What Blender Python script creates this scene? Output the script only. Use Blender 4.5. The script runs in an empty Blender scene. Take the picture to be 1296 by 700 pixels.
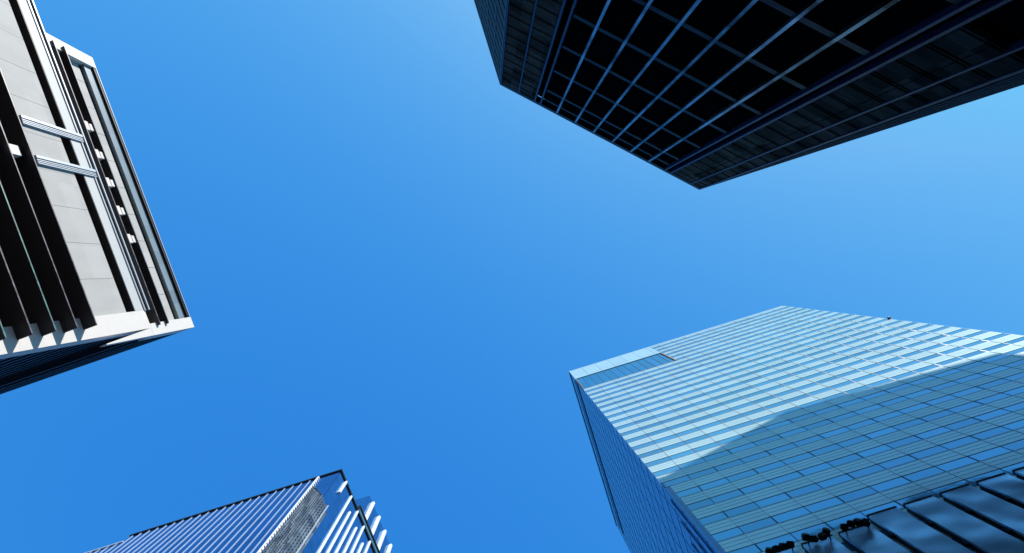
import bpy, math, random
from mathutils import Vector, Matrix
random.seed(7)
SC = bpy.context.scene
COL = SC.collection
R = math.radians

# ------------------------------------------------------------------ camera
# world axes: +X image right, +Y image down, +Z straight up. The camera stands on the plaza, eye height 1.6 m,
# looking at the zenith with a 24 mm lens (slightly shifted frame).
EYE = 1.6
F = 864.0                      # focal length in photograph pixels
cam = bpy.data.cameras.new('camera'); cam_o = bpy.data.objects.new('camera', cam); COL.objects.link(cam_o)
cam.sensor_width = 36; cam.lens = 24.0
cam.shift_x = 35 / 1296; cam.shift_y = -10 / 1296
cam.clip_start = 0.1; cam.clip_end = 6000
cam_o.location = (0, 0, EYE); cam_o.rotation_euler = (math.pi, 0, 0)
SC.camera = cam_o

# ------------------------------------------------------------------ light
SUN_AZ, SUN_EL = 26.0, 42.0   # azimuth from image-up (-Y) towards image-right (+X)
w = bpy.data.worlds.new('World'); SC.world = w; w.use_nodes = True
nt = w.node_tree
sky = nt.nodes.new('ShaderNodeTexSky'); sky.sky_type = 'NISHITA'; sky.sun_disc = False
sky.sun_elevation = R(SUN_EL); sky.sun_rotation = R(180 - SUN_AZ)
sky.altitude = 0; sky.air_density = 1.0; sky.dust_density = 0.6; sky.ozone_density = 3.0
# deep polarised blue: a contrast curve on each channel of the sky's colour
WS = 0.15
GAIN = ((3.0, 2.11, 0.11), (1.13, 1.057, 0.38), (0.78, 0.38, 0.75))     # gain, gamma, ceiling
sep = nt.nodes.new('ShaderNodeSeparateColor'); comb = nt.nodes.new('ShaderNodeCombineColor')
nt.links.new(sky.outputs[0], sep.inputs[0])
def nmath(op, a, b):
    n = nt.nodes.new('ShaderNodeMath'); n.operation = op
    nt.links.new(a, n.inputs[0]); n.inputs[1].default_value = b; return n.outputs[0]
for i, (gn, gm_, cap) in enumerate(GAIN):
    v = nmath('MULTIPLY', sep.outputs[i], WS); v = nmath('POWER', v, gm_); v = nmath('MULTIPLY', v, gn)
    v = nmath('MINIMUM', v, cap); v = nmath('MULTIPLY', v, 1 / WS); nt.links.new(v, comb.inputs[i])
nt.links.new(comb.outputs[0], nt.nodes['Background'].inputs[0])
nt.nodes['Background'].inputs[1].default_value = 0.15
sun = bpy.data.lights.new('sun', 'SUN'); sun.energy = 5.0; sun.angle = R(0.53); sun.color = (1.0, 0.955, 0.89)
sun_o = bpy.data.objects.new('sun', sun); COL.objects.link(sun_o)
sd = Vector((math.sin(R(SUN_AZ)) * math.cos(R(SUN_EL)), -math.cos(R(SUN_AZ)) * math.cos(R(SUN_EL)), math.sin(R(SUN_EL))))
sun_o.rotation_euler = sd.to_track_quat('Z', 'Y').to_euler()
sun_o.location = sd * 400
SC.view_settings.view_transform = 'Standard'; SC.view_settings.look = 'None'
SC.view_settings.gamma = 1; SC.view_settings.exposure = 0.55
SC.view_settings.use_curve_mapping = False
SC.cycles.max_bounces = 8

# ------------------------------------------------------------------ materials
def mat(name, base, rough=0.5, metal=0.0, spec=0.5, cell=None, var=0.0, noise=0.0, nscale=0.5, bump=0.0, bscale=0.3,
        streak=None, alt=None):
    """Principled material. cell: panel size for a value change from panel to panel; noise: cloudy weathering or painted reflections;
    streak: (sx,sy,sz) stretch of the noise; bump: waviness of the surface."""
    m = bpy.data.materials.new(name); m.use_nodes = True
    t = m.node_tree; b = t.nodes['Principled BSDF']; L = t.links.new
    b.inputs['Roughness'].default_value = rough; b.inputs['Metallic'].default_value = metal
    b.inputs['Specular IOR Level'].default_value = spec
    col = t.nodes.new('ShaderNodeRGB'); col.outputs[0].default_value = (*base, 1); out = col.outputs[0]
    tc = t.nodes.new('ShaderNodeTexCoord')
    def mul(a, fac_socket, lo, hi):
        mr = t.nodes.new('ShaderNodeMapRange'); mr.inputs['To Min'].default_value = lo; mr.inputs['To Max'].default_value = hi
        L(fac_socket, mr.inputs['Value'])
        vm = t.nodes.new('ShaderNodeVectorMath'); vm.operation = 'SCALE'
        L(a, vm.inputs[0]); L(mr.outputs[0], vm.inputs['Scale']); return vm.outputs[0]
    if cell:
        dv = t.nodes.new('ShaderNodeVectorMath'); dv.operation = 'DIVIDE'; dv.inputs[1].default_value = cell
        ad = t.nodes.new('ShaderNodeVectorMath'); ad.operation = 'ADD'; ad.inputs[1].default_value = (0.013, 0.417, 0.029)
        fl = t.nodes.new('ShaderNodeVectorMath'); fl.operation = 'FLOOR'
        wn = t.nodes.new('ShaderNodeTexWhiteNoise'); wn.noise_dimensions = '3D'
        L(tc.outputs['Object'], dv.inputs[0]); L(dv.outputs[0], ad.inputs[0]); L(ad.outputs[0], fl.inputs[0]); L(fl.outputs[0], wn.inputs['Vector'])
        if alt:
            mx = t.nodes.new('ShaderNodeMix'); mx.data_type = 'RGBA'
            gt = t.nodes.new('ShaderNodeMath'); gt.operation = 'GREATER_THAN'; gt.inputs[1].default_value = alt[1]
            L(wn.outputs['Value'], gt.inputs[0]); L(gt.outputs[0], mx.inputs['Factor'])
            L(out, mx.inputs['A']); mx.inputs['B'].default_value = (*alt[0], 1); out = mx.outputs['Result']
        out = mul(out, wn.outputs['Value'], 1 - var, 1 + var)
    if noise:
        mp = t.nodes.new('ShaderNodeMapping'); mp.inputs['Scale'].default_value = streak or (1, 1, 1)
        nz = t.nodes.new('ShaderNodeTexNoise'); nz.inputs['Scale'].default_value = nscale; nz.inputs['Detail'].default_value = 5
        L(tc.outputs['Object'], mp.inputs[0]); L(mp.outputs[0], nz.inputs['Vector'])
        out = mul(out, nz.outputs[0], 1 - 2 * noise, 1 + 2 * noise)
    L(out, b.inputs['Base Color'])
    if bump:
        nb = t.nodes.new('ShaderNodeTexNoise'); nb.inputs['Scale'].default_value = bscale; nb.inputs['Detail'].default_value = 2
        L(tc.outputs['Object'], nb.inputs['Vector'])
        bp = t.nodes.new('ShaderNodeBump'); bp.inputs['Strength'].default_value = 1.0; bp.inputs['Distance'].default_value = bump
        L(nb.outputs[0], bp.inputs['Height']); L(bp.outputs[0], b.inputs['Normal'])
    return m

M = {
 # pale cladding tower
 'stone':   mat('pale_stone', (0.40, 0.40, 0.385), 0.75, spec=0.15, cell=(4.4, 50, 3.3), var=0.05, noise=0.07, nscale=0.4, streak=(1, 1, 0.3)),
 'white':   mat('white_panel', (0.63, 0.60, 0.56), 0.6, spec=0.2, noise=0.03, nscale=0.6),
 'bronze':  mat('bronze_louvre', (0.022, 0.018, 0.02), 0.5, noise=0.1, nscale=1.2),
 'dglass':  mat('dark_green_glass', (0.008, 0.014, 0.014), 0.25, spec=0.08, cell=(2.2, 50, 3.9), var=0.4),
 'gstrip':  mat('blue_grey_glass', (0.17, 0.22, 0.25), 0.3, metal=0.0, cell=(2.2, 50, 9), var=0.12),
 'rail':    mat('grey_blue_metal', (0.40, 0.44, 0.48), 0.35, metal=0.2),
 'channel': mat('pale_channel', (0.44, 0.46, 0.46), 0.6, spec=0.2, noise=0.04),
 'black':   mat('black_metal', (0.008, 0.009, 0.012), 0.5, spec=0.15),
 'teal':    mat('teal_edge', (0.16, 0.50, 0.42), 0.4),
 'edge1':   mat('mauve_grey_trim', (0.07, 0.062, 0.075), 0.4, cell=(0.5, 50, 50), var=0.8),
 'edge2':   mat('green_trim', (0.05, 0.16, 0.14), 0.4, cell=(0.5, 50, 50), var=0.5),
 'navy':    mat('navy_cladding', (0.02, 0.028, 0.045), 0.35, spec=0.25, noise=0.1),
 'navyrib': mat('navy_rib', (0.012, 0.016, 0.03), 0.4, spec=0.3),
 # teal-white banded tower
 'frit':    mat('fritted_glass', (0.52, 0.72, 0.74), 0.14, spec=0.3, metal=0.30, cell=(3.174, 50, 3.95), var=0.06, noise=0.04, nscale=0.2),
 'fritln':  mat('pale_rail', (0.55, 0.68, 0.70), 0.15, metal=0.3),
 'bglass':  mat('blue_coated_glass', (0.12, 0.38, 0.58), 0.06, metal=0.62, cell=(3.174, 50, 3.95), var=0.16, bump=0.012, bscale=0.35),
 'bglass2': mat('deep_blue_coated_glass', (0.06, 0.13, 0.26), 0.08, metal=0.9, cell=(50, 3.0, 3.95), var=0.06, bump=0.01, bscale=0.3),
 'mull':    mat('dark_mullion', (0.03, 0.05, 0.08), 0.45),
 'loggia':  mat('cyan_coated_glass', (0.05, 0.38, 0.56), 0.1, metal=0.85, cell=(1.587, 50, 30), var=0.12),
 'mull2':   mat('navy_mullion', (0.035, 0.085, 0.18), 0.15, metal=0.9),
 'finface': mat('dark_blue_panel_glass', (0.42, 0.62, 0.85), 0.34, metal=0.8, noise=0.25, nscale=0.25, bump=1.1, bscale=0.11),  # cloudy noise paints pale reflected streaks into the glass colour
 # blue fin tower
 'dblue':   mat('cobalt_glass', (0.03, 0.13, 0.36), 0.10, metal=0.85, cell=(1.78, 50, 3.8), var=0.15, bump=0.008),
 'dblue2':  mat('sky_blue_glass', (0.04, 0.20, 0.44), 0.10, metal=0.85, cell=(50, 1.78, 3.8), var=0.14, bump=0.008),
 'whitefin':mat('white_fin', (0.82, 0.82, 0.80), 0.4),
 'thinfin': mat('pale_fin', (0.42, 0.50, 0.60), 0.45, metal=0.4),
 'grey':    mat('grey_reflection', (0.16, 0.18, 0.18), 0.4, metal=0.3, cell=(0.62, 5, 2.6), var=0.6),  # grey of a reflection in the corner glass, painted on slats
 'tealglass': mat('teal_glass', (0.12, 0.28, 0.32), 0.2, metal=0.5),
 # dark tower
 'cblack':  mat('black_window_glass', (0.0012, 0.0018, 0.003), 0.5, spec=0.0),
 'cmetal':  mat('dark_metal', (0.0015, 0.002, 0.003), 0.6, spec=0.0),
 'cspan':   mat('dark_granite_band', (0.008, 0.012, 0.017), 0.4, metal=0.0, spec=0.06, noise=1.3, nscale=0.45, bump=0.05, bscale=0.8),
 'cpanel':  mat('navy_granite_panel', (0.022, 0.030, 0.034), 0.42, metal=0.0, spec=0.0, cell=(2.0, 2.0, 3.6), var=0.5, noise=0.35, nscale=0.6, streak=(0.5, 0.5, 2.0)),
 'cfin':    mat('blue_steel_fin', (0.13, 0.165, 0.19), 0.3, metal=0.85, noise=1.9, nscale=0.16, bump=0.06, bscale=0.3),  # noise paints pale highlight patches along the fins
 'cedge':   mat('navy_edge_trim', (0.010, 0.022, 0.07), 0.4, spec=0.12),
 'cpanel2': mat('granite_reflection_panel', (0.014, 0.018, 0.022), 0.4, spec=0.02, noise=0.9, nscale=0.5, streak=(1, 1, 0.3)),  # streaky noise paints a pale reflection on the left chamfer
 'roof':    mat('grey_roof', (0.16, 0.16, 0.16), 0.9),
}

# ------------------------------------------------------------------ helpers
def tag(o, label=None, cat=None, group=None, kind=None):
    if label: o['label'] = label
    if cat: o['category'] = cat
    if group: o['group'] = group
    if kind: o['kind'] = kind
    return o

def root(name, origin, direction, label, cat):
    """An Empty at the building's foot; its local x runs along the main facade."""
    o = bpy.data.objects.new(name, None); COL.objects.link(o)
    o.location = (origin[0], origin[1], 0); o.rotation_euler = (0, 0, math.atan2(direction[1], direction[0]))
    o.empty_display_size = 5
    tag(o, label, cat)
    o['_m'] = 0; del o['_m']
    return o, (Matrix.Translation(o.location) @ Matrix.Rotation(o.rotation_euler.z, 4, 'Z')).inverted()

class MB:
    def __init__(self): self.v = []; self.f = []
    def hexa(self, pts):
        """8 points: bottom ring 0-3, top ring 4-7"""
        n = len(self.v); self.v += [tuple(p) for p in pts]
        self.f += [(n, n+1, n+2, n+3), (n+4, n+5, n+6, n+7), (n, n+1, n+5, n+4), (n+1, n+2, n+6, n+5), (n+2, n+3, n+7, n+6), (n+3, n, n+4, n+7)]
        return self
    def prism(self, ring, z0, z1):
        n = len(self.v); k = len(ring)
        self.v += [(x, y, z0 + EYE if z0 > 0 else 0) for x, y in ring] + [(x, y, z1 + EYE) for x, y in ring]
        self.f += [tuple(range(n, n+k)), tuple(range(n+k, n+2*k))] + [(n+i, n+(i+1) % k, n+k+(i+1) % k, n+k+i) for i in range(k)]
        return self
    def build(self, name, m, parent, inv=None):
        me = bpy.data.meshes.new(name)
        vs = [inv @ Vector(v) for v in self.v] if inv else self.v
        me.from_pydata(vs, [], self.f)
        import bmesh
        bm = bmesh.new(); bm.from_mesh(me); bmesh.ops.recalc_face_normals(bm, faces=bm.faces); bm.to_mesh(me); bm.free()
        me.materials.append(m)
        o = bpy.data.objects.new(name, me); COL.objects.link(o)
        if parent: o.parent = parent
        return o

class Face:
    """a wall plane: s along it, o outwards, z height above the eye"""
    def __init__(self, p0, p1, out_towards=(0, 0)):
        self.p = Vector(p0); self.d = (Vector(p1) - self.p); self.L = self.d.length; self.d.normalize()
        n = Vector((-self.d.y, self.d.x))
        if n.dot(Vector(out_towards) - self.p) < 0: n = -n
        self.n = n
    def pt(self, s, o, z):
        q = self.p + self.d * s + self.n * o
        return (q.x, q.y, z + EYE)
    def box(self, mb, s0, s1, o0, o1, z0, z1):
        P = self.pt
        mb.hexa([P(s0,o0,z0), P(s1,o0,z0), P(s1,o1,z0), P(s0,o1,z0), P(s0,o0,z1), P(s1,o0,z1), P(s1,o1,z1), P(s0,o1,z1)])
        return mb
    def xy(self, s, o):
        q = self.p + self.d * s + self.n * o
        return (q.x, q.y)

def plan(px, py, z):
    return ((px - 613) * z / F, (py - 340) * z / F)

# ------------------------------------------------------------------ ground
g = MB()
S_ = 2500
g.v = [(-S_, -S_, 0), (S_, -S_, 0), (S_, S_, 0), (-S_, S_, 0)]; g.f = [(0, 1, 2, 3)]
gm = mat('plaza_paving', (0.11, 0.108, 0.105), 0.8, cell=(0.6, 0.6, 9), var=0.1, noise=0.12, nscale=0.3)
tag(g.build('ground', gm, None), 'grey paved plaza between the towers', kind='structure')
g = MB(); a0, a1 = Vector((-6, 90)), Vector((14, -160)); nn = (a1 - a0).normalized(); nn = Vector((-nn.y, nn.x))
# a street running between the pale tower and the others
def strip(c0, c1, wd, z):
    n = (Vector(c1) - Vector(c0)).normalized(); n = Vector((-n.y, n.x)) * wd / 2
    q = MB(); q.v = [(c0[0]-n.x, c0[1]-n.y, z), (c1[0]-n.x, c1[1]-n.y, z), (c1[0]+n.x, c1[1]+n.y, z), (c0[0]+n.x, c0[1]+n.y, z)]; q.f = [(0, 1, 2, 3)]
    return q
tag(strip((-105, -230), (60, 220), 12, 0.004).build('road', mat('asphalt', (0.05, 0.05, 0.052), 0.85, noise=0.15, nscale=0.8), None),
    'dark asphalt street between the towers', kind='structure')

# ================================================================== A: pale clad tower, left edge of the picture
A0 = Vector(plan(246, 414, 110)); A1 = Vector(plan(117, 73, 110))
fa = Face(A0, A1)                       # s: from the lower corner towards the top of the picture
rt, inv = root('cladded_office_tower', A0, fa.d, 'pale grey clad high-rise with white corner trim and rows of black sunshade fins', 'skyscraper')
LA = fa.L                               # 46 m
SX = 1.1                                # the lower storeys are set in at the corner
sd_dir = Vector((-0.945, 0.327))        # direction of the shaded side wall
LOW = 97.6
EXT = 95.0                              # lower storeys run on past the crown
def B(): return MB()
# bodies (crown and lower block) behind the recessed skin
def a_ring(s0, s1, o, dep):
    a = Vector(fa.xy(s0, o)); b = Vector(fa.xy(s1, o))
    return [tuple(a), tuple(b), tuple(b + sd_dir * dep), tuple(a + sd_dir * dep)]
B().prism(a_ring(SX + 0.25, EXT, -1.6, 42), 0, LOW - 1.2).build('wall', M['navy'], rt, inv)
tag(B().prism(a_ring(0.3, LA - 0.3, -1.6, 42), LOW - 1.15, 109.0).build('wall', M['navy'], rt, inv), 'upper wall of the crown storeys')
# white piers
m = B(); fa.box(m, 0, 1.75, -2.4, 0, LOW - 1.0, 110); o = m.build('corner_pier', M['white'], rt, inv)
m = B(); fa.box(m, LA - 1.9, LA, -2.4, 0, LOW - 1.0, 110); m.build('corner_pier', M['white'], rt, inv)
m = B(); fa.box(m, SX, SX + 2.7, -2.4, 0, -1.6, LOW - 1.03); m.build('corner_pier', M['white'], rt, inv)
# sloping haunch under the crown's overhanging corner
m = B(); P = fa.pt
n0 = len(m.v); m.v += [P(0, 0, 96.55), P(SX, 0, 96.55), P(SX, 0, 84.5), P(0, -0.9, 96.55), P(SX, -0.9, 96.55), P(SX, -0.9, 84.5)]
m.v[n0+2] = P(SX - 0.02, 0, 96.0); m.v[n0+5] = P(SX - 0.02, -0.9, 96.0)
m.v += [P(0.0, 0, 84.5), P(0.12, 0, 84.5), P(0.0, -0.9, 84.5), P(0.12, -0.9, 84.5)]
m.f += [(0, 1, 2, 7, 6), (3, 4, 5, 9, 8), (0, 3, 8, 6), (2, 5, 9, 7), (6, 7, 9, 8), (0, 1, 4, 3), (1, 2, 5, 4)]
m.build('corner_bracket', M['white'], rt, inv)
# parapet: rim, blue-grey glass, dark joints
m = B(); fa.box(m, 1.77, LA - 1.92, -1.9, -0.02, 109.78, 109.98); m.build('parapet_rim', M['rail'], rt, inv)
m = B(); fa.box(m, 1.77, LA - 1.92, -1.9, -0.10, 109.2, 109.77); m.build('parapet_joint', M['black'], rt, inv)
m = B(); fa.box(m, 1.77, LA - 1.92, -1.9, -0.45, 107.0, 109.19); m.build('parapet_glass', M['gstrip'], rt, inv)
m = B(); fa.box(m, 1.77, LA - 1.92, -2.1, -1.0, 106.3, 106.99); m.build('parapet_joint', M['black'], rt, inv)
# cladding of the crown, open joints between its panels
m = B(); s = 1.77
while s < LA - 1.93:
    e = min(s + 4.4, LA - 1.92)
    fa.box(m, s + 0.03, e - 0.03, -1.7, -0.9 + random.uniform(-.012, .012), 102.0, 106.29); s = e
m.build('cladding_band', M['stone'], rt, inv)
# dark window band with sunshade fins and white brackets
m = B(); fa.box(m, 1.77, LA - 1.92, -1.75, -1.5, LOW, 101.99); m.build('ribbon_window', M['dglass'], rt, inv)
def finned_edge(mb, s0, s1, o0, o1, z0, th, tooth=0.42):
    """horizontal sunshade: a slab with a row of small teeth along its outer edge"""
    fa.box(mb, s0, s1, o0, o1 - 0.06, z0, z0 + th)
    return mb
def fin_teeth(mb, s0, s1, o0, o1, z0, th, tooth=0.42):
    fa.box(mb, s0 + 0.02, s1 - 0.02, o1 - 0.057, o1, z0 + 0.02, z0 + th * .6)
for z in (101.2, 98.6):
    m = B(); finned_edge(m, 1.3, LA - 1.2, -1.45, 0.42, z, 0.34); o = m.build('sunshade_fin', M['bronze'], rt, inv); m = B(); fin_teeth(m, 1.3, LA - 1.2, -1.45, 0.42, z, 0.34); m.build('edge_trim', M['edge1'], o, inv)
m = B(); fa.box(m, 1.8, LA - 2, -1.49, -1.35, 99.9, 100.3); m.build('transom', M['teal'], rt, inv)
for s in [14.0 + 4.4 * k for k in range(5)]:
    m = B(); fa.box(m, s, s + 1.35, -1.4, 0.30, 98.96, 99.9); fa.box(m, s + 0.15, s + 1.2, -1.4, 0.22, 100.32, 101.1)
    m.build('white_bracket', M['white'], rt, inv)
# ledge on top of the lower storeys and pale channel
m = B(); fa.box(m, SX + 2.6, EXT, -2.0, 0.35, 97.15, 97.45); m.build('ledge', M['rail'], rt, inv)
m = B(); fa.box(m, SX + 2.6, EXT, -2.0, 0.10, 96.75, 97.14); m.build('ledge_joint', M['black'], rt, inv)
m = B(); fa.box(m, SX + 2.6, EXT, -2.0, 0.12, 96.45, 96.74); m.build('ledge', M['rail'], rt, inv)
m = B(); fa.box(m, SX + 2.72, EXT, -2.0, -0.02, 94.1, 96.44); m.build('channel_panel', M['channel'], rt, inv)
# black slot under it, its shade put in as black strips, with white stubs
m = B(); fa.box(m, SX + 2.72, EXT, -2.0, -1.15, 91.9, 94.09); fa.box(m, SX + 2.72, EXT, -1.1, -0.04, 93.9, 94.08); m.build('slot_glazing_shade', M['black'], rt, inv)
for k in range(18):
    s = 8.5 + 4.4 * k
    m = B(); fa.box(m, s, s + 0.8, -1.14, -0.3, 91.92, 92.25); m.build('white_stub', M['white'], rt, inv)
# main cladding
m = B(); s = SX + 2.72
while s < EXT - 0.1:
    e = min(s + 4.9, EXT)
    fa.box(m, s + 0.02, e - 0.02, -1.9, -0.10 + random.uniform(-.012, .012), 83.9, 91.89)
    s = e
m.build('cladding_band', M['stone'], rt, inv)
# vertical double rails crossing the cladding
for s in (23.9, 29.2):
    m = B()
    for (a, b_, oo) in ((0, .11, .22), (.24, .35, .22), (.48, .59, .22), (.74, 1.1, .28)): fa.box(m, s + a, s + b_, -0.1, oo, 84.2, 97.5)
    m.build('vertical_rail', M['rail'], rt, inv)
    m = B()
    for k in range(20): fa.box(m, s + 0.0, s + 1.25, -1.6, 0.9, 80.6 - 3.85 * k - 2.6, 80.6 - 3.85 * k - 0.35)
    if s < 26: m.build('pier', M['white'], rt, inv)
# window storeys with deep sunshade fins
for k in range(20):
    z = 81.0 - 3.85 * k
    m = B(); finned_edge(m, SX + 1.2, EXT, -1.5, 1.62, z, 0.32); o = m.build('sunshade_fin', M['bronze'], rt, inv); m = B(); fin_teeth(m, SX + 1.2, EXT, -1.5, 1.62, z, 0.32); m.build('edge_trim', M['edge2'] if k % 2 == 0 and k else M['edge1'], o, inv)
    m = B(); fa.box(m, SX + 2.72, EXT, -1.9, -1.3, z - 3.5, z - 0.02)
    o = m.build('ribbon_window', M['dglass'], rt, inv)
    m = B(); fa.box(m, SX + 2.72, EXT, -1.29, -1.05, z - 0.62, z - 0.5)
    s = SX + 3.3
    while s < EXT: fa.box(m, s, s + 0.09, -1.29, -0.95, z - 1.3, z - 0.2); s += 2.2
    m.build('transom', M['teal'] if k % 2 else M['rail'], o, inv)
    o.update_tag()
m = B(); fa.box(m, SX + 2.72, EXT, -1.9, -1.2, 81.34, 83.88); m.build('ribbon_window', M['dglass'], rt, inv)
# shaded side wall with horizontal ribs
side_lo = Face(Vector(fa.xy(SX + 0.25, -2.4)), Vector(fa.xy(SX + 0.25, -2.4)) + sd_dir * 40, (0, 0))
fs = Face(Vector(fa.xy(SX + 0.25, -2.45)), Vector(fa.xy(SX + 0.25, -2.45)) + sd_dir * 40)
if fs.n.dot(-fa.d) < 0: fs.n = -fs.n
for k in range(30):
    z = 95.2 - 3.0 * k
    m = B(); fs.box(m, 0.02, 39.5, 0.0, 0.16, z, z + 0.45); fs.box(m, 0.02, 39.5, 0.0, 0.10, z + 0.8, z + 1.0)
    m.build('side_rib', M['navyrib'], rt, inv)
fu = Face(Vector(fa.xy(0.3, -2.45)), Vector(fa.xy(0.3, -2.45)) + sd_dir * 40)
if fu.n.dot(-fa.d) < 0: fu.n = -fu.n
for k in range(4):
    m = B(); fu.box(m, 0.02, 39.5, 0.0, 0.25, 98.0 + 3.2 * k, 98.5 + 3.2 * k); m.build('side_rib', M['navyrib'], rt, inv)
m = B(); m.prism(a_ring(0.02, LA - 0.02, -2.42, 41), 109.02, 109.9); m.build('roof_slab', M['black'], rt, inv)

# ================================================================== B: banded glass tower, lower right
B0 = Vector(plan(720, 470, 165)); B1 = Vector(plan(990, 387, 165))
fb = Face(B0, B1)
rt, inv = root('banded_glass_tower', B0, fb.d, 'square glass skyscraper with pale teal horizontal bands, its lower half in shadow, at lower right', 'skyscraper')
LB = fb.L; MOD = LB / 17; FH = 3.95
Bl = Vector(plan(778, 665, 165)); fbl = Face(B0, B0 + (-fb.n) * (Bl - B0).length)
LBL = fbl.L
ring = [fb.xy(0.3, -0.4), fb.xy(LB - 0.1, -0.4), fb.xy(LB - 0.1, -LBL + .1), fb.xy(0.3, -LBL + .1)]
B().prism(ring, 0, 164.2).build('wall', M['mull'], rt, inv)
zt = 164.9
# parapet
m = B(); fb.box(m, 0, LB, -0.6, 0.0, 164.3, 165); m.build('parapet_cap', M['fritln'], rt, inv)
rows = []
z = 164.25
k = 0
while z > 2:
    rows.append(z); z -= FH
for i, z1 in enumerate(rows):
    z0 = z1 - FH
    zs = z1 - 2.3              # spandrel zs..z1, window z0..zs
    s_start = 0.0
    in_log = z1 > 140.8
    if in_log: s_start = 20.3
    if z1 < 79: s_start = 0.6
    m = B(); fb.box(m, s_start, LB, -0.38, 0.0, zs, z1 - 0.03); sp = m.build('spandrel', M['frit'], rt, inv)
    m = B()
    for zz in (zs + 0.02, zs + 0.8, zs + 1.5, z1 - 0.12): fb.box(m, s_start, LB, 0.003, 0.018, zz, zz + 0.06)
    j = math.ceil(s_start / MOD)
    while j * MOD < LB - .1:
        fb.box(m, j * MOD - 0.05, j * MOD + 0.05, 0.02, 0.05, zs + 0.1, z1 - 0.14); j += 1
    m.build('rail', M['fritln'], sp, inv)
    m = B(); fb.box(m, s_start, LB, -0.38, -0.025, z0, zs - 0.02); wn = m.build('ribbon_window', M['bglass'], rt, inv)
    m = B(); j = math.ceil(s_start / MOD)
    while j * MOD < LB - .1:
        wd = 0.065 if (j + i) % 2 else 0.03
        fb.box(m, j * MOD - wd, j * MOD + wd, -0.022, 0.0, z0 + 0.02, zs - 0.05); j += 1
    fb.box(m, s_start, LB, -0.022, -0.012, z0 + 0.02, z0 + 0.10)
    m.build('mullion', M['mull'], wn, inv)
    # shaded side face: flat glazing with fine grid
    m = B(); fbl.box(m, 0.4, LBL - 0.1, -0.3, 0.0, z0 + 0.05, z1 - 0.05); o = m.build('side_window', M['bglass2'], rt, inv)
    m = B(); fbl.box(m, 0.4, LBL - .1, 0.003, 0.03, z0 + 1.5, z0 + 1.6)
    s = 2.0
    while s < LBL - 1: fbl.box(m, s, s + 0.05, 0.003, 0.03, z0 + 0.1, z1 - 0.1); s += 3.0
    m.build('mullion', M['mull2'], o, inv)
# plain panels above the loggia, loggia window
m = B()
for j in range(7):
    s0 = j * MOD - (0 if j else 0); s1 = min((j + 1) * MOD, 20.25)
    if s1 <= s0: break
    for (za, zb) in ((153.6, 156.3), (156.36, 160.3), (160.36, 164.25)): fb.box(m, s0 + 0.03, s1 - 0.03, -0.38, 0.0, za, zb)
m.build('cladding_panel', M['frit'], rt, inv)
m = B(); fb.box(m, 0.3, 19.9, -1.0, -0.12, 140.75, 153.5); lw = m.build('plant_window', M['loggia'], rt, inv)
m = B()
s = 1.5
while s < 19.8: fb.box(m, s, s + 0.08, -0.117, -0.06, 140.8, 153.4); s += MOD / 2
m.build('mullion', M['mull'], lw, inv)
m = B(); fb.box(m, 19.92, 20.24, -0.3, 0.06, 140.6, 153.55); fb.box(m, 0.3, 19.9, -0.3, 0.01, 140.5, 140.72); fb.box(m, 0, 0.27, -0.3, 0.0, 140.4, 153.55)
m.build('window_frame', mat('rust_brown_frame', (0.07, 0.05, 0.045), 0.6), rt, inv)
# side-face trim: band under the roof and the corner channels lower down
m = B(); fbl.box(m, 0.0, LBL, 0.003, 0.12, 164.2, 165); fbl.box(m, 0.6, LBL - 3.0, 0.04, 0.16, 152.2, 152.7)
m.build('side_trim', M['bglass'], rt, inv)
m = B(); fbl.box(m, 0.6, LBL - 3.0, 0.04, 0.14, 155.0, 155.5); fbl.box(m, 0.6, LBL - 3.0, 0.04, 0.1, 151.6, 152.15)
m.build('side_trim', M['mull2'], rt, inv)
for q in range(2):
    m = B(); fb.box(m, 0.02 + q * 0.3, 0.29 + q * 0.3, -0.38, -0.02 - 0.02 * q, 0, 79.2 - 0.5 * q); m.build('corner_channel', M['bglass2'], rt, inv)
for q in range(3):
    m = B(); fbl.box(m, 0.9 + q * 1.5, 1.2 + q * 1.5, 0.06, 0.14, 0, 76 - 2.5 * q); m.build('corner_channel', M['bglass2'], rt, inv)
# lightning rod on the roof edge
m = B(); fb.box(m, LB, LB + 0.08, -0.5, 0.0, 0, 164.25); m.build('corner_trim', M['fritln'], rt, inv)
m = B(); fb.box(m, LB + 0.09, LB + 0.3, -0.2, 0.3, 121.9, 122.1); fb.box(m, LB + 0.12, LB + 0.4, 0.0, 0.3, 121.5, 121.89)
m.build('corner_camera', M['black'], rt, inv)
# tall panels standing off the foot of the tower
FT = 58.0
fin_off = 0.75
FT = 56.7
p_first = Vector(plan(1098.4, 652.8, FT)) 
s_ref = (p_first - fb.p).dot(fb.d)
for j in range(-6, 7):
    s0 = s_ref + j * MOD
    if s0 < 1.6 or s0 + 2.45 > LB: continue
    short = j < 0
    top = FT - (1.3 if short else 0)
    m = B(); fb.box(m, s0, s0 + 2.45, 0.55, fin_off, 0, top); pn = m.build('glass_panel', M['finface'], rt, inv)
    m = B()
    fb.box(m, s0 + 0.02, s0 + 0.14, 0.12, 0.548, 0, top - 0.05)
    fb.box(m, s0 - 0.04, s0 + 2.49, 0.40, fin_off + 0.05, top + 0.003, top + 0.16)
    z = top - 3.6
    while z > 2:
        fb.box(m, s0 - 0.28, s0 + 0.0, 0.30, 0.60, z, z + 0.55)
        fb.box(m, s0 + 2.46, s0 + 2.60, 0.35, 0.60, z + .1, z + 0.4)
        fb.box(m, s0 + 0.3, s0 + 2.2, 0.05, 0.5, z + 0.1, z + 0.35); z -= FH
    m.build('panel_frame', M['black'], pn, inv)

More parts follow.
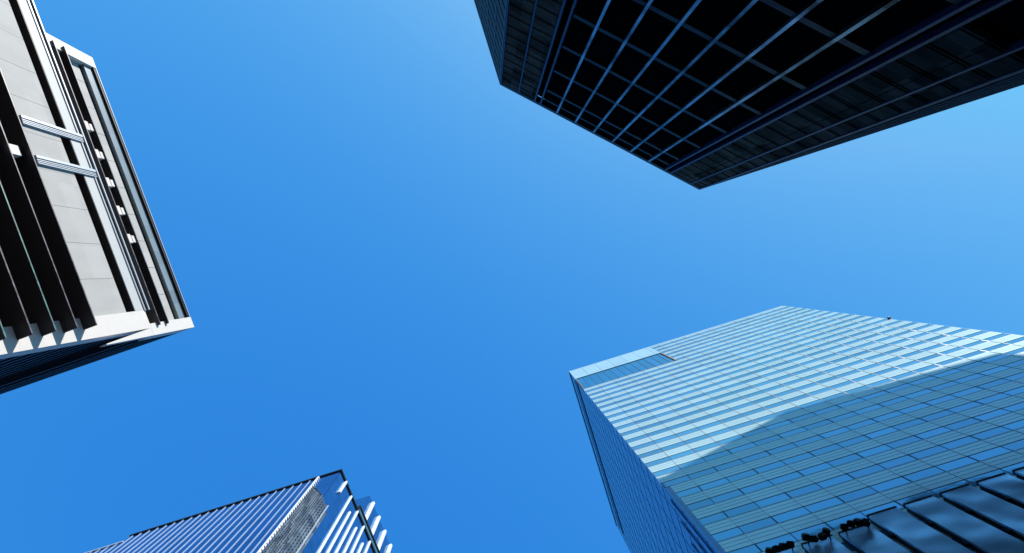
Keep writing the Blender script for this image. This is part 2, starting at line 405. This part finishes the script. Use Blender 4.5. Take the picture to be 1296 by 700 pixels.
# small dark boxy lumps bunched along the tops of the three nearest-left panels
import bmesh
for j in (-3, -2, -1):
    s0 = s_ref + j * MOD
    top = FT - 1.3
    m = B(); fb.box(m, s0 + 0.05, s0 + 2.4, fin_off + 0.25, fin_off + 0.32, top - 0.5, top - 0.42)
    for u in (0.3, 2.1): fb.box(m, s0 + u, s0 + u + 0.07, fin_off + 0.003, fin_off + 0.3, top - 0.6, top - 0.5)
    rail = m.build('lump_rail', M['black'], rt, inv)
    for q in range(4):
        bm = bmesh.new()
        bmesh.ops.create_cube(bm, size=0.55)                  # rounded box, wider at the bottom
        for v in bm.verts:
            if v.co.z > 0: v.co.x *= 0.72; v.co.y *= 0.72
            v.co.x *= 1.15
        bmesh.ops.bevel(bm, geom=bm.edges[:], offset=0.07, segments=2, affect='EDGES')
        tilt = Matrix.Rotation(random.uniform(-.6, .6), 4, 'X') @ Matrix.Rotation(random.uniform(-.6, .6), 4, 'Y')
        c = Vector(fb.pt(s0 + 0.35 + q * 0.58, fin_off + 0.42 + random.uniform(-.06, .3), top - 0.35 + random.uniform(-.35, .25)))
        bm.transform(inv @ Matrix.Translation(c) @ tilt)
        me = bpy.data.meshes.new('dark_lump'); bm.to_mesh(me); bm.free(); me.materials.append(M['black'])
        o = bpy.data.objects.new('dark_lump', me); COL.objects.link(o); o.parent = rt

# ================================================================== C: dark tower, top right
C1 = Vector(plan(633, 107, 120)); C2 = Vector(plan(885, 240, 120))
fc = Face(C1, C2)
rt, inv = root('dark_office_tower', C1, fc.d, 'almost black skyscraper with chamfered corners and slim blue vertical fins, overhead at top right', 'skyscraper')
dl = Vector((-0.295, -0.955)).normalized(); dr = Vector((0.951, -0.308)).normalized()
Cl = C1 + dl * 30; Cr = C2 + dr * 80
ring = [fc.xy(0.25, -0.8), fc.xy(fc.L - 0.25, -0.8)]
fcl = Face(C1, Cl); fcr = Face(C2, Cr)
def inset(face, s, o): return face.xy(s, o)
ring = [tuple(C1 + Vector((0.5, -1.2))), tuple(C2 + Vector((-0.1, -1.2))), tuple(Cr + Vector((-0.5, -1.0))), (104, -88), (20, -98), tuple(Cl + Vector((0.8, 0)))]
B().prism(ring, 0, 119.2).build('wall', M['cmetal'], rt, inv)
caster_ring = [(40.0, -37.5), (64.2, -30.8), (91.3, -41.4), (93.8, -45.0), (86, -76), (40, -76)]  # unseen block added to shape the shadow on the banded tower
m = B(); m.prism(caster_ring, 119.3, 140); m.build('shadow_caster', M['cmetal'], rt, inv)
LC = fc.L
m = B(); fc.box(m, 0, LC, -1.0, 0.05, 118.6, 120); m.build('parapet', M['black'], rt, inv)
m = B(); fcl.box(m, 0.0, 30, -0.8, 0.05, 118.6, 119.99); m.build('parapet', M['black'], rt, inv)
m = B(); fcr.box(m, 0.0, 80, -0.8, 0.05, 118.6, 119.99); m.build('parapet', M['black'], rt, inv)
fin_s = [LC * t for t in (.282, .373, .464, .556, .647, .738)]
dbl = [LC * t for t in (.172, .200, .818, .846)]
edges = [LC * .205] + fin_s + [LC * .813]
ROWH = 10.8
for i in range(11):
    zc = 120 - 10.4 - ROWH * i          # centre of the band
    if zc < 2: break
    m = B(); fc.box(m, LC * .207, LC * .811, -0.75, -0.10, zc - 0.45, zc + 0.45); sp = m.build('spandrel', M['cspan'], rt, inv)
    for q in range(7):
        a, b_ = edges[q] + 0.1, edges[q + 1] - 0.1
        m = B(); top = min(zc + ROWH - 0.76, 118.55)
        fc.box(m, a, b_, -0.78, -0.5, zc + 0.78, top)
        wn = m.build('window', M['cblack'], rt, inv)
        m = B()
        fc.box(m, a, b_, -0.49, -0.38, zc + 3.6, zc + 3.95)
        m.build('transom', M['cmetal'], wn, inv)
# an extra spandrel near the top
m = B(); fc.box(m, LC * .207, LC * .811, -0.49, -0.2, 115.2, 116.0); m.build('spandrel', M['cspan'], rt, inv)
for s in fin_s:
    m = B(); fc.box(m, s - 0.16, s + 0.16, -0.45, 0.20, 0, 118.4); m.build('vertical_fin', M['cfin'], rt, inv)
for s in dbl:
    m = B(); fc.box(m, s - 0.13, s + 0.13, -0.6, 0.25, 0, 118.4); m.build('vertical_trim', M['cedge'], rt, inv)
for s in (0.16, LC * .092, LC * .948, LC - 0.16):
    m = B(); fc.box(m, s - 0.10, s + 0.10, -0.6, 0.14, 0, 118.5); m.build('vertical_trim', M['cedge'], rt, inv)
for face, a, b_ in ((fc, 0.3, LC * .168), (fc, LC * .85, LC - 0.3)):
    for i in range(20):
        z1 = 118.5 - 3.6 * i
        m = B(); mid = (a + b_) / 2
        for (u0, u1) in ((a, mid - 0.06), (mid + 0.06, b_)):
            face.box(m, u0, u1, -0.7, 0.0, z1 - 2.9, z1 - 0.05 )
            face.box(m, u0, u1, -0.7, -0.12, z1 - 3.15, z1 - 2.95)
        m.build('granite_panel', M['cpanel'], rt, inv)
for face, L_, nm in ((fcr, 80, 1), (fcl, 30, 0)):
    for i in range(20):
        z1 = 118.5 - 3.6 * i
        m = B(); face.box(m, 0.35, L_, -0.7, -0.0, z1 - 2.9, z1 - 0.05); m.build('granite_panel', M['cpanel'] if nm else M['cpanel2'], rt, inv)
    s = 0.18
    while s < L_:
        m = B(); face.box(m, s - 0.1, s + 0.1, -0.6, 0.045, 0, 118.5); m.build('vertical_trim', M['cedge'], rt, inv); s += 3.7 if L_ < 40 else 6.6

# ================================================================== D: blue finned tower, bottom left
D0 = Vector(plan(432, 595, 150)); e1 = Vector((-0.955, 0.297)).normalized(); e2 = Vector((0.379, 0.925)).normalized()
fd = Face(D0, D0 + e1 * 70); fr = Face(D0, D0 + e2 * 34)
rt, inv = root('finned_glass_tower', D0, -e1, 'cobalt blue glass tower with white vertical fins and thin black roof edge', 'skyscraper')
LD = 48.3; LR = 34.0
def d_ring(s0, s1, t0, t1):
    return [tuple(D0 + e1 * s0 + e2 * t0), tuple(D0 + e1 * s1 + e2 * t0), tuple(D0 + e1 * s1 + e2 * t1), tuple(D0 + e1 * s0 + e2 * t1)]
B().prism(d_ring(0.25, 70, 0.25, LR), 0, 146.4).build('wall', M['mull'], rt, inv)
B().prism(d_ring(0.25, LD - .2, 0.25, LR - .1), 146.45, 149.4).build('wall', M['mull'], rt, inv)
m = B(); fd.box(m, -0.25, LD, -0.5, 0.25, 149.2, 150); m.build('roof_edge', M['black'], rt, inv)
m = B(); fr.box(m, 0.27, LR, -0.5, 0.25, 149.21, 150); m.build('roof_edge', M['black'], rt, inv)
m = B(); fd.box(m, LD + .01, 70, -0.5, 0.12, 146.3, 146.9); m.build('roof_edge', M['thinfin'], rt, inv)
for i in range(38):
    z1 = 149.15 - 3.9 * i
    if z1 < 4: break
    s_end = LD if i == 0 else 70
    m = B(); fd.box(m, 0.02, s_end, -0.24, 0, z1 - 3.86, z1 - 0.02 if i else z1); m.build('curtain_glass', M['dblue'], rt, inv)
    m = B(); fr.box(m, 0.25, LR, -0.24, 0, z1 - 3.86, z1 - 0.02 if i else z1); m.build('curtain_glass', M['dblue2'], rt, inv)
for j in range(1, 38):
    s = 4.95 + 1.93 * (j - 1)
    if s > 69: break
    top = 149.1 if s < LD - .1 else 146.2
    thick = (j == 1)
    m = B()
    wdt = 0.20 if thick else 0.06
    fd.box(m, s - wdt, s + wdt, 0.003, 0.36 if thick else 0.13, 0, top)
    if thick:
        z = top - 0.5
        while z > 60: fd.box(m, s - 0.34, s - 0.20, 0.05, 0.36, z - 0.5, z); z -= 1.3
    m.build('vertical_fin', M['whitefin'] if thick else M['thinfin'], rt, inv)
# grey slats at the corner, shaped to stand for a reflection in the glass
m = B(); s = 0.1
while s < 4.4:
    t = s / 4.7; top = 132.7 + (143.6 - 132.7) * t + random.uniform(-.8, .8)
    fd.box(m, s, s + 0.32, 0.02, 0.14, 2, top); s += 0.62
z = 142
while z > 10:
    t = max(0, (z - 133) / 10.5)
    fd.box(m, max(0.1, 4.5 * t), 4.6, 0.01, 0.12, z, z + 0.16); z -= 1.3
m.build('corner_reflection', M['grey'], rt, inv)
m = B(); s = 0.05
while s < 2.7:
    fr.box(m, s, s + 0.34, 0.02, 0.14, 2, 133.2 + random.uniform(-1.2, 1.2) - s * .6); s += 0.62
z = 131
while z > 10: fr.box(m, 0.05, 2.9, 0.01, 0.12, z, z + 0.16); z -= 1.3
m.build('corner_reflection', M['grey'], rt, inv)
# white fins of the right-hand face
m = B(); fr.box(m, 2.05, 2.25, 0.003, 0.3, 0, 133.0); m.build('vertical_fin', M['thinfin'], rt, inv)
m = B(); fr.box(m, 2.42, 2.78, 0.003, 0.55, 142, 149.1); m.build('vertical_fin', M['whitefin'], rt, inv)
s = 5.95; j = 0
while s < LR:
    m = B(); fr.box(m, s - 0.17, s + 0.17, 0.003, 0.36, 0, 149.1 if j % 2 == 0 else 144); m.build('vertical_fin', M['whitefin'], rt, inv)
    s += 1.78; j += 1
# raised glass screen on the roof edge
m = B(); fr.box(m, 9.9, LR, -0.45, -0.25, 150.02, 153.0); sc = m.build('roof_screen', M['tealglass'], rt, inv)
m = B(); fr.box(m, 9.6, LR, -0.6, -0.05, 153.02, 153.7); fr.box(m, 9.5, 9.88, -0.6, -0.05, 150.02, 153.0); m.build('screen_frame', M['black'], sc, inv)
# upper block set back behind
U0 = Vector(plan(468, 627, 187)); fu1 = Face(U0, U0 + e1 * 26); fu2 = Face(U0, U0 + e2 * 24)
q = lambda a, b_: tuple(U0 + e1 * a + e2 * b_)
blk = B().prism([q(.2, .2), q(26, .2), q(26, 15), q(.2, 15)], 149.5, 186.8).build('upper_block', M['dblue2'], rt, inv)
m = B()
for i in range(9):
    z1 = 186.9 - 3.9 * i
    fu1.box(m, 0, 26, -0.15, 0, z1 - 3.8, z1); fu2.box(m, 0.16, 15, -0.15, 0, z1 - 3.8, z1)
m.build('curtain_glass', M['dblue2'], blk, inv)
s = 2.0
while s < 15:
    m = B(); fu2.box(m, s - 0.3, s + 0.3, 0.003, 0.8, 150, 186.0); m.build('vertical_fin', M['whitefin'], blk, inv); s += 4.15
